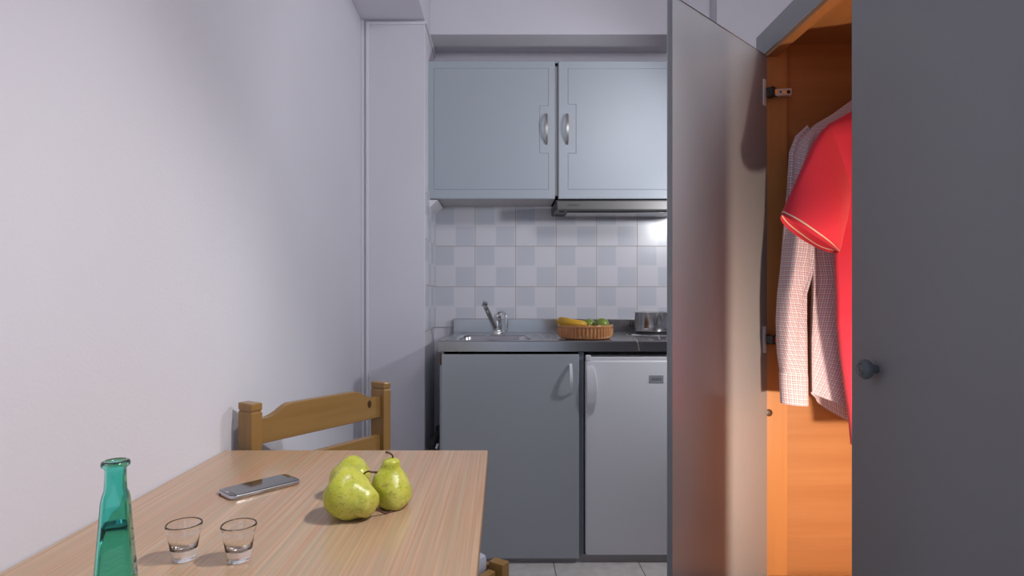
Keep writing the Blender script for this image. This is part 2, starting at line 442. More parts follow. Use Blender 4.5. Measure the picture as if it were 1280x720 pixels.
def ux(px, d=2.80): return (px-CX)/F*d
def uz(py, d=2.80): return CAMZ-(py-CY)/F*d
YD = 2.80
wc = thing('wall_cabinet', 'blue-grey two-door kitchen wall cabinet mounted above the tiled backsplash', 'cabinet', (0.27, YB, 1.553))
bm = bmesh.new()
xl, xm, xr = ux(532)+.002, ux(696), ux(859)
for a, b in (((xl, 2.822, 1.556), (xl+.016, YB, 2.205)), ((xm-.009, 2.822, 1.556), (xm+.009, YB, 2.205)), ((xr-.016, 2.822, 1.556), (xr, YB, 2.205)),
             ((xl, 2.822, 1.556), (xr, YB, 1.572)), ((xl, 2.822, 2.190), (xr, YB, 2.205)), ((xl, YB-.006, 1.556), (xr, YB, 2.205))):
    box(bm, a, b)
obj('carcass', bm, M_cabw, wc)
zt, zb = uz(76), uz(248.5)
for (a, b, ga, gb, nx, n1, n0, sd, hx) in ((532, 693.7, 541.7, 686, 675, 132.7, 191, 'R', 683), (698, 858.5, 709.3, 850, 719.3, 131, 191, 'L', 709)):
    d = obj('door', routed_door(bmesh.new(), ux(a), ux(b), zb, zt, YD, .019, ux(ga), ux(gb), uz(237.5), uz(85), ux(nx), uz(n0), uz(n1), sd), M_cab, wc, recalc=True)
    bow_handle(ux(hx), uz(181), uz(142), YD, M_nickel, d)
# range hood
hd = thing('range_hood', 'slim stainless steel extractor hood under the right wall cabinet door', 'range hood', (.56, YB, 1.50))
bm = bmesh.new(); x0, x1 = ux(695), ux(859); z0, z1 = 1.503, 1.548
prism(bm, [(x0, 2.812, z0), (x0, 2.806, z1), (x0, YB-.009, z1), (x0, YB-.009, z0+.004), (x0, 2.90, z0)], (x1-x0, 0, 0))
obj('housing', bm, M_hood, hd)
obj('front_panel', nb((x0+.004, 2.796, z0), (x1-.002, 2.808, z1-.003), bevel=.002), M_hood, hd)
bm = bmesh.new(); box(bm, (x0+.06, 2.86, z0-.006), (x1-.05, 3.0, z0-.0005), bevel=.002)
obj('grease_filter', bm, M_steel, hd)
obj('hood_lamp', nb((x0+.02, 2.85, z0-.003), (x0+.045, 2.87, z0-.0003), bevel=.001), M_dark, hd)
def text(s, size, loc, m, parent, name='lettering', ext=.0002, rot=(pi/2, 0, 0), xs=1):
    cu = bpy.data.curves.new('lettering', 'FONT'); cu.body = s; cu.size = size; cu.extrude = ext; cu.resolution_u = 3
    t = bpy.data.objects.new('tmp', cu); C.objects.link(t)
    bpy.context.view_layer.update()
    me = bpy.data.meshes.new_from_object(t.evaluated_get(bpy.context.evaluated_depsgraph_get()))
    bpy.data.objects.remove(t)
    from mathutils import Euler
    me.transform(Matrix.Translation(Vector(loc)) @ Euler(rot).to_matrix().to_4x4() @ Matrix.Diagonal((xs, 1, 1, 1)))
    bm = bmesh.new(); bm.from_mesh(me); return obj(name, bm, m, parent, recalc=False)
text('mandtec', .0165, (ux(709.5), 2.7958, uz(257.6)), M_blacktext, hd, xs=1.0)

# ------------------------------------------------------------------ worktop with sink and hob
DF = 2.42
def cx_(px, d=DF): return (px-CX)/F*d
ZC = .910; XL, XR = cx_(547.5), .945
wt = thing('sink_worktop', 'stainless steel worktop with sink bowl, drainer and hotplates along the tiled wall', 'worktop', (.34, 2.74, ZC-.044))
bm = bmesh.new()
bx0, bx1, by0, by1 = -.195, .135, 2.480, 2.795
def plate_hole(bm, X0, X1, Y0, Y1, hole, z):
    o = [bm.verts.new(p) for p in ((X0, Y0, z), (X1, Y0, z), (X1, Y1, z), (X0, Y1, z))]
    h = [bm.verts.new((p[0], p[1], z)) for p in hole]
    e = [bm.edges.new((o[i], o[(i+1) % 4])) for i in range(4)]+[bm.edges.new((h[i], h[(i+1) % len(h)])) for i in range(len(h))]
    bmesh.ops.triangle_fill(bm, use_beauty=True, edges=e)
    return o, h
hole = rrect((bx0+bx1)/2, (by0+by1)/2, (bx1-bx0)/2, (by1-by0)/2, .05)
o, h = plate_hole(bm, XL+.004, XR-.004, DF+.004, 3.028, hole, ZC)
pr = [(0, 0), (.004, .004), (.004, .044), (-.012, .044)]
def loopdn(vs, dx, dz):
    c = [(-1, -1), (1, -1), (1, 1), (-1, 1)]
    out = []
    for v, s in zip(vs, c):
        out.append(bm.verts.new((v.co.x+s[0]*dx, v.co.y+(s[1]*dx if s[1] < 0 else 0), ZC-dz)))
    return out
prev = o
for dx, dz in pr[1:]:
    cur = loopdn(o, dx, dz)
    for i in range(4): bm.faces.new((prev[i], prev[(i+1) % 4], cur[(i+1) % 4], cur[i]))
    prev = cur
obj('steel_top', bm, M_steel, wt, angle=30)
bm = bmesh.new(); rs = []
for (off, dz) in ((0, 0), (.004, .003), (.008, .012), (.014, .10), (.03, .135), (.06, .142)):
    rs.append([(p[0], p[1], ZC-dz) for p in rrect((bx0+bx1)/2, (by0+by1)/2, (bx1-bx0)/2-off, (by1-by0)/2-off, max(.05-off*.3, .02))])
rings(bm, rs, cap1=True)
obj('sink_bowl', bm, M_steelb, wt, smooth=True)
bm = bmesh.new(); lathe(bm, [(.001, .003), (.016, .003), (.022, .006), (.030, .006), (.032, 0)], (-.03, 2.63, ZC-.142))
obj('sink_drain', bm, M_chrome, wt, angle=40)
bm = bmesh.new(); box(bm, (cx_(566.5, 3.03), 3.022, ZC-.002), (XR, 3.05, ZC+.070), bevel=.003)
obj('upstand', bm, M_steel, wt)
# rim bead round the worktop, drainer ribs
bm = bmesh.new()
for (a, b) in (((XL+.03, DF+.03, ZC), (XL+.036, 3.0, ZC+.0035)), ((XL+.048, DF+.03, ZC), (XL+.053, 3.0, ZC+.003))): box(bm, a, b, bevel=.0015)
obj('side_rib', bm, M_steelb, wt)
for k in range(9):
    x = .175+k*.028
    obj('drainer_rib', nb((x, 2.50, ZC-.0005), (x+.012, 2.86, ZC+.003), bevel=.0014), M_steelb, wt)
bm = bmesh.new()        # raised curved border before the hob, running over the front edge
tube(bm, [P(783, 418.5, 2.88)+Vector((0, 0, .002)), (cx_(790, 2.56), 2.56, ZC+.001), (cx_(796), DF+.012, ZC+.001), (cx_(797.5), DF-.0005, ZC-.012), (cx_(799), DF-.0005, ZC-.040)], .0028, 8)
obj('hob_border', bm, M_nickel, wt, smooth=True)
for (hx, hy, hr) in ((.725, 2.83, .088), (.80, 2.56, .070)):
    bm = bmesh.new(); lathe(bm, [(hr+.020, 0), (hr+.018, .004), (hr+.006, .005), (hr+.004, .003)], (hx, hy, ZC))
    r_ = obj('hotplate_ring', bm, M_chrome, wt, smooth=True)
    bm = bmesh.new(); lathe(bm, [(.0, .009), (.022, .009), (.024, .011), (hr-.004, .012), (hr, .010), (hr+.001, 0)], (hx, hy, ZC))
    obj('hotplate', bm, M_iron, wt, angle=40)
bm = bmesh.new()
for k in range(4): box(bm, (.655+k*.0105, 3.0195, ZC+.030), (.660+k*.0105, 3.0225, ZC+.056))
obj('vent_slots', bm, M_dark, wt)

# ------------------------------------------------------------------ mixer tap
tp = thing('mixer_tap', 'chrome swivel mixer tap rising behind the sink bowl', 'tap', (-.025, 2.90, ZC))
bm = bmesh.new(); lathe(bm, [(.0, 0), (.026, 0), (.026, .006), (.021, .012), (.019, .03), (.020, .034), (.017, .045), (.016, .075), (.018, .082), (.017, .093), (.010, .099), (0, .1)], (-.020, 2.905, ZC), n=28)
obj('tap_body', bm, M_chrome, tp, angle=40)
bm = bmesh.new(); a = Vector((-.030, 2.89, ZC+.028)); b = P(606, 381, 2.76)
tube(bm, [a, a.lerp(b, .3), a.lerp(b, .7), b], lambda t: .013-.002*t, 16, sub=4)
sp = obj('spout', bm, M_chrome, tp, smooth=True)
bm = bmesh.new(); d = (b-a).normalized(); q = Vector((-.9, -.25, .35)).normalized()
cyl(bm, b-q*.010+Vector((0, 0, .004)), b+q*.013+Vector((0, 0, .004)), .0135)
obj('nozzle', bm, M_chrome, sp, angle=40)
bm = bmesh.new(); t0 = Vector((-.018, 2.90, ZC+.095))
tube(bm, [t0, P(625, 389.5, 2.86), P(630, 391, 2.84), P(633, 398, 2.83), P(633.2, 414, 2.83)], lambda t: .0075-.002*t, 10)
obj('lever', bm, M_chrome, tp, smooth=True)

# ------------------------------------------------------------------ base cabinet, fridge
bc = thing('base_cabinet', 'grey kitchen base unit with one wide door under the steel worktop', 'cabinet', (.34, 2.73, 0))
ZT = ZC-.044
obj('side_panel', nb((cx_(549.5), DF+.008, 0), (cx_(549.5)+.016, 3.02, ZT)), M_basecab, bc)
obj('partition', nb((cx_(723.9), DF+.012, .033), (cx_(730.2), 3.02, ZT-.003)), M_frame, bc)
tag(obj('plinth_board', nb((cx_(549.5)+.016, DF+.012, 0), (.925, DF+.028, .0325)), mat('plinth_grey', (.34, .32, .33), .4)), 'long low grey plinth board on the floor under cabinet and fridge', 'plinth')
obj('bottom_panel', nb((cx_(549.5)+.016, DF+.03, .02), (cx_(723.9), 3.0, .036)), M_basecab, bc)
obj('back_panel', nb((cx_(549.5)+.016, 3.0, .02), (cx_(723.9), 3.01, ZT)), M_basecab, bc)
dr = obj('door', nb((cx_(552.2), DF-.006, .022), (cx_(723.6), DF+.011, uz(443, DF)), bevel=.002), M_basecab, bc)
bow_handle(cx_(713), uz(492, DF), uz(454.5, DF), DF-.006, M_whitepl, dr, proud=.028, wd=.013, th=.007)
obj('chipped_edge', nb((cx_(549.7), DF+.0055, uz(456.5, DF)), (cx_(552), DF+.0085, uz(441, DF)), bevel=.0008), mat('bare_chipboard', (.16, .07, .03), .8), bc)

fr = thing('mini_fridge', 'small white fridge under the hotplate end of the worktop', 'fridge', (.62, 2.72, .04))
fx0, fx1 = cx_(731.3)+.002, .915
obj('fridge_body', nb((fx0+.004, DF+.045, .0), (fx1, 3.0, .848), bevel=.006), M_white, fr)
fd = obj('fridge_door', nb((fx0, DF-.004, uz(694, DF)), (fx1, DF+.044, uz(450.5, DF)), bevel=.009, seg=3), M_white, fr, angle=40)
obj('top_trim', nb((fx0+.012, DF+.002, uz(451, DF)), (fx1, DF+.042, uz(446.2, DF)), bevel=.003), M_whitepl, fr)
obj('hinge_cap', nb((fx0+.001, DF-.004, uz(451, DF)), (fx0+.022, DF+.03, uz(443.8, DF)), bevel=.003), M_whitepl, fr)
bm = bmesh.new()
zt_, zb_ = uz(457, DF), uz(516, DF); rs = []
for k in range(17):
    t = k/16; z = zb_+(zt_-zb_)*t; b_ = sin(pi*t)**.7 if 0 < t < 1 else 0
    xa = cx_(733); xb = cx_(741.5)+.014*b_*1.0
    yo = DF-.006-.022*b_-.004
    rs.append([(xa, DF-.0035, z), (xa, yo+.004, z), (xb-.018, yo+.002, z), (xb-.004, yo, z), (xb, yo+.006, z), (xb, DF-.0035, z)])
rings(bm, rs, cap0=True, cap1=True)
obj('handle', bm, M_whitepl, fd, angle=35)
bd = obj('badge', nb((cx_(811), DF-.0052, uz(478.7, DF)), (cx_(829), DF-.0035, uz(469, DF)), bevel=.0006), M_badge, fd)
bm = bmesh.new()
for k in range(5): box(bm, (cx_(814)+k*.0082, DF-.0056, uz(475.6, DF)), (cx_(814)+k*.0082+.0066, DF-.0050, uz(472.2, DF)))
obj('badge_print', bm, M_badge2, bd)

# black hose in the gap beside the cabinet
bm = bmesh.new()
tube(bm, [P(541, 600, 2.62), P(540, 572, 2.60), P(541, 556, 2.60), P(546, 547, 2.62), P(549.3, 541, 2.70), P(549.2, 535, 2.9)], .017, 14)
hs = thing('drain_hose', 'black drain hose bent in the gap left of the base cabinet', 'hose', P(541, 600, 2.62))
hs.location.z = 0
obj('hose', bm, M_black, hs, smooth=True)
bm = bmesh.new(); tube(bm, [P(541, 600, 2.62), (P(541, 600, 2.62).x, 2.62, 0.0)], .017, 14, sub=4)
obj('lower_hose', bm, M_black, hs, smooth=True)
bm = bmesh.new(); cyl(bm, P(545.5, 560.5, 2.57), P(547.3, 555, 2.57), .006)
obj('hose_clip', bm, M_whitepl, hs, angle=40)

# ------------------------------------------------------------------ cooking pot
pot = thing('cooking_pot', 'small stainless steel saucepan standing on the rear hotplate', 'pot', (.725, 2.83, ZC+.012))
pz = ZC+.012; pc = (.725, 2.83, pz); R = .0865; H = .096
bm = bmesh.new(); lathe(bm, [(0, 0), (R-.012, 0), (R-.005, .003), (R-.001, .012), (R, .03), (R, H-.006), (R+.004, H-.001), (R+.004, H), (R+.001, H+.001), (R-.002, H-.004), (R-.003, .014), (R-.012, .005), (0, .004)], pc, n=56)
obj('pot_wall', bm, M_steelb, pot, angle=45)
for sx in (.55,):
    ca, sa = cos(-sx), sin(-sx); ra = lambda r, t, z: Vector((pc[0]+r*ca-t*sa, pc[1]+r*sa+t*ca, pz+z))
    bm = bmesh.new(); tube(bm, [ra(R-.001, -.028, H-.026), ra(R+.016, -.026, H-.020), ra(R+.026, 0, H-.018), ra(R+.016, .026, H-.020), ra(R-.001, .028, H-.026)], .0038, 10)
    obj('handle', bm, M_dark if sx < 1 else M_steelb, pot, smooth=True)

# ------------------------------------------------------------------ fruit dish on the worktop
fb = thing('fruit_dish', 'ribbed terracotta dish holding bananas and limes on the steel drainer', 'dish', (.360, 2.548, ZC+.003))
fc = (.360, 2.548, ZC+.003)
def rib(a, z, r):
    return 1+(.03*cos(a*46) if .005 < z < .043 and r > .10 else 0)
bm = bmesh.new()
lathe(bm, [(0, 0), (.104, 0), (.109, .004), (.112, .010), (.114, .022), (.1155, .040), (.1165, .046), (.1185, .048), (.1195, .055), (.118, .058), (.115, .057), (.111, .045), (.107, .010), (.10, .006), (0, .006)], fc, n=448, mod=rib)
obj('dish_wall', bm, M_terra, fb, angle=60)
def banana(name, label, pts, r):
    t = thing(name, label, 'banana', pts[0], 0, 'bananas in the terracotta dish')
    bm = bmesh.new()
    def rr(s):
        return r*(.35+.65*min(1, s/.14)**.7) if s < .14 else (r*(1-.10*(s-.14)) if s < .84 else r*(.9-.62*((s-.84)/.16)**1.3))
    ps = smoothpath(pts, 8); m_ = len(ps); rs = []
    for i, p in enumerate(ps):
        tn = (ps[min(i+1, m_-1)]-ps[max(i-1, 0)]).normalized(); up = Vector((0, 0, 1)); n1 = tn.cross(up).normalized(); n2 = n1.cross(tn)
        q = rr(i/(m_-1)); rs.append([p+(n1*cos(2*pi*k/25)+n2*sin(2*pi*k/25))*q*(1+.05*cos(5*2*pi*k/25)) for k in range(25)])
    rings(bm, rs, cap0=True, cap1=True)
    obj('peel', bm, M_ban, t, angle=50)
    e = ps[-1]; dirv = (ps[-1]-ps[-2]).normalized()
    bm = bmesh.new(); cyl(bm, e-dirv*.001, e+dirv*.006, r*.3, 12, r*.22); obj('tip', bm, M_banend, t, angle=40)
    s0 = ps[0]; dv = (ps[0]-ps[1]).normalized()
    bm = bmesh.new(); cyl(bm, s0-dv*.001, s0+dv*.012, r*.36, 12, r*.30); obj('stalk', bm, M_ban, t, angle=40)
banana('banana', 'yellow banana lying on top across the dish rim', [P(698.5, 401, 2.53), P(708, 402.5, 2.485), P(720, 405, 2.462), P(733.5, 406, 2.47)], .0185)
banana('banana', 'yellow banana lying lower in the dish beside the limes', [P(699, 404, 2.62), P(712, 407.5, 2.56), P(728, 409, 2.53), P(748, 413, 2.51)], .0165)
for (px, py, d, r, lb) in ((752, 406.8, 2.575, .0315, 'green lime at the right end of the terracotta dish'), (735.5, 407.0, 2.618, .030, 'green lime behind the banana tip in the middle of the dish')):
    c = P(px, py, d); t = thing('lime', lb, 'lime', c, 0, 'limes in the terracotta dish')
    bm = bmesh.new(); prof = [(r*sin(a_*pi/16), -r*1.08*cos(a_*pi/16)) for a_ in range(17)]
    prof = prof[:-1]+[(r*.12, r*1.13), (0, r*1.15)]
    M3 = Matrix.Rotation(radians(70), 3, 'Y') @ Matrix.Rotation(.4, 3, 'X')
    lathe(bm, prof, c, 32, M3); obj('rind', bm, M_lime, t, smooth=True)
    bm = bmesh.new(); q = M3 @ Vector((0, 0, 1)); cyl(bm, c+q*r*1.13, c+q*r*1.19, .003, 10); obj('stem_end', bm, M_stem, t, smooth=True)

# ------------------------------------------------------------------ wardrobe
WX, D = .7135, 1.60
wd = thing('wardrobe', 'grey wardrobe with orange wood interior and its far door swung open', 'wardrobe', (1.05, 1.1, 0))
ZW0, ZW1 = 1.735, 1.812; BX = 1.36; YN, YO = .20, 1.66     # near and far ends
obj('side_panel', nb((WX+.022, D+.014, .0), (BX, D+.026, 1.775)), M_wpanel, wd)
obj('outer_side', nb((WX+.002, D+.026, .0), (BX, YO, 1.812)), M_ward, wd)
obj('side_panel', nb((WX+.002, YN, .0), (BX, YN+.02, 1.812)), M_wpanel, wd)
obj('top_panel', nb((WX+.002, YN+.02, 1.775), (BX, D+.026, 1.795)), M_wtop, wd)
obj('back_panel', nb((BX-.012, YN+.02, 0), (BX, D+.006, 1.775)), M_wtop, wd)
fpost = obj('frame_post', nb((WX+.0035, D, .0), (WX+.058, D+.0135, 1.775)), M_wpost, wd)
obj('post_edge', nb((WX+.0035, D+.0137, 0), (WX+.008, D+.026, 1.776)), M_ward, fpost)
bm = bmesh.new(); lathe(bm, [(0, .0012), (.005, .0012), (.009, .0004), (.010, 0)], (WX+.009, D-.0002, uz(516, D)), 16, Matrix.Rotation(pi/2, 3, 'X'))
obj('knot', bm, M_knot, fpost, smooth=True)
obj('fascia', nb((WX, YN, ZW0+.010), (WX+.003, YO, ZW1), bevel=.001), M_ward, wd)
obj('top_rail', nb((WX+.003, YN+.02, ZW0), (WX+.030, D-.001, 1.775)), M_wtop, wd)
obj('shelf', nb((WX+.01, YN+.02, .310), (BX-.012, D, .334)), M_wtop, wd)
obj('middle_post', nb((WX+.002, .66, 0), (WX+.04, .69, 1.775)), M_wpost, wd)
bm = bmesh.new(); cyl(bm, (1.0, YN+.02, 1.672), (1.0, D+.006, 1.672), .0125); obj('hanging_rail', bm, M_chrome, wd, angle=40)
# open door: hinge at the far end, free edge towards the camera
H0 = Vector((WX+.0022, D-.0015)); H1 = Vector((.3705, 1.280)); u = (H1-H0).normalized(); nn = Vector((-u.y, u.x))
if nn.x > 0: nn = -nn              # thickness goes to the outer (kitchen) side
L = (H1-H0).length; TH = .0135; ZD0, ZD1 = .05, 1.7365
def slab(bm, h0, u, n, L, th, z0, z1, bev=.002):
    c = h0+u*L/2+n*th/2
    return obox(bm, (c.x, c.y, (z0+z1)/2), Vector((u.x, u.y, 0))*L/2, Vector((n.x, n.y, 0))*th/2, Vector((0, 0, (z1-z0)/2)), bev)
od = obj('door', slab(bmesh.new(), H0, u, nn, L, TH, ZD0, ZD1), M_ward, wd)
u3 = Vector((u.x, u.y, 0)); n3 = Vector((nn.x, nn.y, 0)); h3 = Vector((H0.x, H0.y, 0))
# knob on its outer face
def knob(base, dirv, parent):
    q = Vector(dirv).to_track_quat('Z', 'Y').to_matrix(); bm = bmesh.new()
    lathe(bm, [(0, 0), (.0075, 0), (.0072, .012), (.009, .015), (.0165, .017), (.0182, .021), (.0178, .026), (.0145, .0305), (.011, .0312), (.0100, .0302), (.0088, .0318), (.005, .0335), (0, .034)], base, 32, q)
    obj('knob', bm, mat('grey_knob_enamel', (.12, .14, .16), .25), parent, angle=50)
knob(h3+u3*(L-.06)+n3*TH+Vector((0, 0, .952)), n3, od)
for zz in (uz(118, D), uz(424, D), .20):
    bm = bmesh.new()                      # hinge arm on the frame post
    obox(bm, (WX+.031, D-.011, zz), Vector((.031, 0, .0012)), Vector((0, .008, 0)), Vector((0, 0, .0095)), .002)
    hg = obj('hinge', bm, M_hingem, od, angle=40)
    for i_, xx in enumerate((.018, .032, .042, .053)):
        bm = bmesh.new(); r_ = (.0052, .0026, .0050, .0050)[i_]
        cyl(bm, (WX+xx, D-.0185, zz), (WX+xx, D-.0197, zz), r_, 16); obj('screw', bm, M_dark if i_ in (1, 3) else M_chrome, hg)
    c = h3-n3*.0012+u3*.016; c.z = zz
    bm = bmesh.new(); obox(bm, c, u3*.0065, n3*.0016, Vector((0, 0, .035)), .0012); obj('cup_plate', bm, M_whitepl, hg)
    bm = bmesh.new(); obox(bm, h3+u3*.004-n3*.008+Vector((.004, -.006, zz)), u3*.010, n3*.008, Vector((0, 0, .011)), .002); obj('cup_arm', bm, mat('dark_hinge', (.09, .09, .09), .4, metal=.7), hg)
# near door, slightly ajar
E0 = Vector((.677, 1.146)); E1 = Vector((WX-.001, .680)); u2 = (E1-E0).normalized(); n2 = Vector((-u2.y, u2.x))
if n2.x < 0: n2 = -n2
L2 = (E1-E0).length
cd = obj('door', slab(bmesh.new(), E0, u2, n2, L2, .016, ZD0, ZD1), M_ward, wd)
kb = E0+u2*.0695
knob(Vector((kb.x, kb.y, uz(461.5, kb.y))), Vector((-n2.x, -n2.y, 0)), cd)
# third door further along, outside the view to the right
cd3 = obj('door', nb((WX-.018, YN+.002, ZD0), (WX-.001, .672, ZD1), bevel=.002), M_ward, wd)

# ------------------------------------------------------------------ clothes
def ell_ring(A, B, thick, y0, n=72, fold=None, i=0):
    A, B = Vector((A[0], 0, A[1])), Vector((B[0], 0, B[1])); mid = (A+B)/2; h = (A-B)/2; out = []
    for k in range(n):
        a = 2*pi*k/n
        t = thick*(abs(sin(a))**.8)*(1 if sin(a) > 0 else -1)
        p = mid+h*cos(a)+Vector((0, y0+t, 0))
        if fold: p += fold(a, i, p)
        out.append(p)
    return out
def interp(tab, y):
    for (a, va), (b, vb) in zip(tab, tab[1:]):
        if a <= y <= b: return va+(vb-va)*(y-a)/(b-a)
    return tab[-1][1] if y > tab[-1][0] else tab[0][1]
def garment_body(edge, d, cxr, ylo, yhi, step, tmax, fold, hem=None, topt=.012, thick_y=90):
    rs = []; y = ylo; i = 0
    while y <= yhi+1e-6:
        xl_ = (interp(edge, y)-CX)/F*d; xr_ = 2*cxr-xl_; z = CAMZ-(y-CY)/F*d
        th = topt+(tmax-topt)*min(1, (y-ylo)/thick_y)**.7
        rs.append(ell_ring((xr_, z), (xl_, z), th, d, 96, fold, (y-ylo)/(yhi-ylo))); y += step; i += 1
    if hem:
        m_ = len(rs); k0 = int(m_*.72)
        for j in range(k0, m_):
            s = (j-k0)/(m_-1-k0)
            for k in range(len(rs[j])):
                p = rs[j][k]; p.z += hem(p, d)*s
    return rs
RODX = 1.0
# checked shirt
cs = thing('checked_shirt', 'blue and red checked long-sleeved shirt hanging behind the red polo', 'shirt', (RODX, 1.50, 1.672))
dS = 1.50
edgeS = [(112, 1085), (124, 1066), (143, 1040), (157, 1016), (170, 1004), (200, 1004), (300, 1010), (350, 1014), (430, 1011), (493, 1011.5), (560, 1012)]
def foldS(a, s, p):
    f = s**1.1
    return Vector((0, .014*f*sin(a*5+1.3+s*1.2)+.007*f*sin(a*11+.5), 0))+Vector((.003*f*sin(a*7), 0, 0))
def hemS(p, d):
    x = CX+F*p.x/d; back = p.y > d
    f = max(0, min(1, (133-abs(x-1145))/(56 if back else 40)))
    tgt = 492+(40 if back else 18)*f**.85
    return (CAMZ-(tgt-CY)/F*d)-(CAMZ-(530-CY)/F*d)
rs = garment_body(edgeS, dS, RODX, 113, 530, 6, .044, foldS, hemS)
bm = bmesh.new(); rings(bm, rs, uv=True); obj('shirt_body', bm, M_check, cs, smooth=True)
def sleeve(tabl, d, n=48, t=.022, fold=None, rev=False, dd=None):
    rs = []
    ys = len(tabl)
    pts = []
    for j in range(ys-1):
        for s in range(5):
            f = s/5
            pts.append([tabl[j][q]+(tabl[j+1][q]-tabl[j][q])*(f*f*(3-2*f) if False else f) for q in range(len(tabl[0]))])
    pts.append(list(tabl[-1]))
    for j, (xa, ya, xb, yb, th) in enumerate(pts):
        A = ((xb-CX)/F*d, CAMZ-(yb-CY)/F*d); B = ((xa-CX)/F*d, CAMZ-(ya-CY)/F*d)
        rs.append(ell_ring(A, B, th, d+(dd(j/(len(pts)-1)) if dd else 0), n, fold, j/(len(pts)-1)))
    if rev: rs = rs[::-1]
    return rs
def foldL(a, s, p):
    f = sin(pi*min(1, s*.9+.1))
    return Vector((.004*f*sin(a*3+s*9), .012*f*sin(a*3+2+s*4)+.005*f*sin(a*8+s*6), 0))
tabS = [(1008, 157, 1022, 185, .016), (994, 171, 1016, 205, .024), (987.5, 190, 1014, 222, .028), (985, 240, 1013, 255, .030), (980, 285, 1014, 290, .031), (975.5, 335, 1014.5, 338, .032), (972.5, 365, 1004, 368, .031),
        (971, 400, 1002.5, 402, .030), (971.5, 440, 1003.5, 442, .027), (973, 464, 1005, 467, .024)]
bm = bmesh.new(); rings(bm, sleeve(tabS, dS, fold=foldL, dd=lambda s: -.012*s), uv=True)
obj('sleeve', bm, M_check, cs, smooth=True)
tabC = [(971.8, 464, 1005.6, 467, .020), (972, 468, 1006, 470, .021), (972.6, 485, 1006, 488, .021), (973.5, 503, 1006.3, 506, .021)]
bm = bmesh.new(); rings(bm, sleeve(tabC, dS, dd=lambda s: -.012), uv=True); obj('cuff', bm, M_check, cs, smooth=True)
def mir(tab, c, d):
    cxp = CX+F*c/d; return [(2*cxp-a, b, 2*cxp-e, f, g) for (a, b, e, f, g) in tab]
bm = bmesh.new(); rings(bm, sleeve(mir(tabS+tabC[1:], RODX, dS), dS, fold=foldL), uv=True); obj('sleeve', bm, M_check, cs, smooth=True)
def collar(d, z0, m, parent, w=.068):
    bm = bmesh.new(); rs = []
    for (rr, z, t) in ((w, z0, 0), (w*.92, z0+.03, 0), (w*.9, z0+.042, 0), (w*1.02, z0+.030, 0), (w*1.12, z0+.004, 0)):
        rs.append([Vector((RODX+rr*cos(2*pi*k/40), d+.030*rr/w*sin(2*pi*k/40), z)) for k in range(40)])
    rings(bm, rs, uv=True); obj('collar', bm, m, parent, smooth=True)
collar(dS, CAMZ-(113-CY)/F*dS-.004, M_check, cs)
# red polo
po = thing('polo_shirt', 'red short-sleeved polo shirt with striped cuff hanging in the wardrobe', 'shirt', (RODX, 1.38, 1.672))
dP = 1.38
edgeP = [(112, 1095), (138, 1066), (146, 1052), (156, 1034), (168, 1029), (200, 1036), (250, 1044), (285, 1047), (320, 1045), (370, 1047.5), (400, 1048), (440, 1052), (480, 1058), (535, 1066), (575, 1070)]
def foldP(a, s, p):
    f = s**.9
    return Vector((0, .009*f*sin(a*4+.6+s*2)+.005*f*sin(a*9+2), 0))+Vector((.002*sin(a*6)*f, 0, 0))
rs = garment_body(edgeP, dP, RODX, 114, 560, 6, .040, foldP)
bm = bmesh.new(); rings(bm, rs, uv=True); obj('shirt_body', bm, M_polo, po, smooth=True)
tabP = [(1040, 153, 1072, 240, .010), (1026, 163, 1062, 262, .022), (1014, 180, 1055, 283, .030), (1003, 203, 1051, 297, .033), (991, 230, 1048.5, 305, .034), (981, 252, 1046, 310, .033), (974.5, 266, 1043.5, 314, .031), (973, 270.5, 1042, 316, .031)]
def foldR(a, s, p):
    f = sin(pi*s)
    return Vector((.002*f*sin(a*4+1), .006*f*sin(a*3+1+s*3), .002*f*sin(a*5)))
sl = sleeve(tabP, dP, n=56, fold=foldR, rev=True, dd=lambda s: -.018*s)
# the hem ring bows downwards as sewn cloth hangs
for j, r in enumerate(sl):
    k_ = max(0, 1-j/14)
    for i_, p in enumerate(r):
        t = 2*pi*i_/len(r); p += Vector((-.45, 0, -.9))*(.010*k_*abs(sin(t)))
bm = bmesh.new(); rings(bm, sl, uv=True); so = obj('sleeve', bm, M_polos, po, smooth=True)
bm = bmesh.new(); rings(bm, sleeve(mir(tabP, RODX, dP), dP, n=56, fold=foldR, rev=True), uv=True); obj('sleeve', bm, M_polos, po, smooth=True)
collar(dP, CAMZ-(114-CY)/F*dP-.004, M_polo, po, .062)
for t, d, zt_ in ((cs, dS, CAMZ-(118-CY)/F*dS), (po, dP, CAMZ-(118-CY)/F*dP)):
    bm = bmesh.new()
    tube(bm, [(RODX, d, zt_-.005), (RODX, d, 1.640), (RODX+.018, d, 1.652), (RODX+.0155, d, 1.680), (RODX, d, 1.6875), (RODX-.014, d, 1.680)], .0018, 8)
    tube(bm, [(RODX-.16, d, zt_-.075), (RODX-.06, d, zt_-.022), (RODX, d, zt_-.006), (RODX+.06, d, zt_-.022), (RODX+.16, d, zt_-.075)], .004, 8)
    obj('hanger', bm, M_chrome, t, smooth=True)

# ------------------------------------------------------------------ chair
fwd = Vector((.83, -.557)); ang = math.atan2(fwd.y, fwd.x)+pi/2     # local -Y is forward
Lc, Rc = Vector((-.588, 1.385)), Vector((-.354, 1.734)); mid = (Lc+Rc)/2
ch = thing('dining_chair', 'varnished pine chair with shaped back rail and grey cushion at the far table end', 'chair', (mid.x, mid.y, 0), ang)
wv = Rc-Lc; HW = wv.length/2
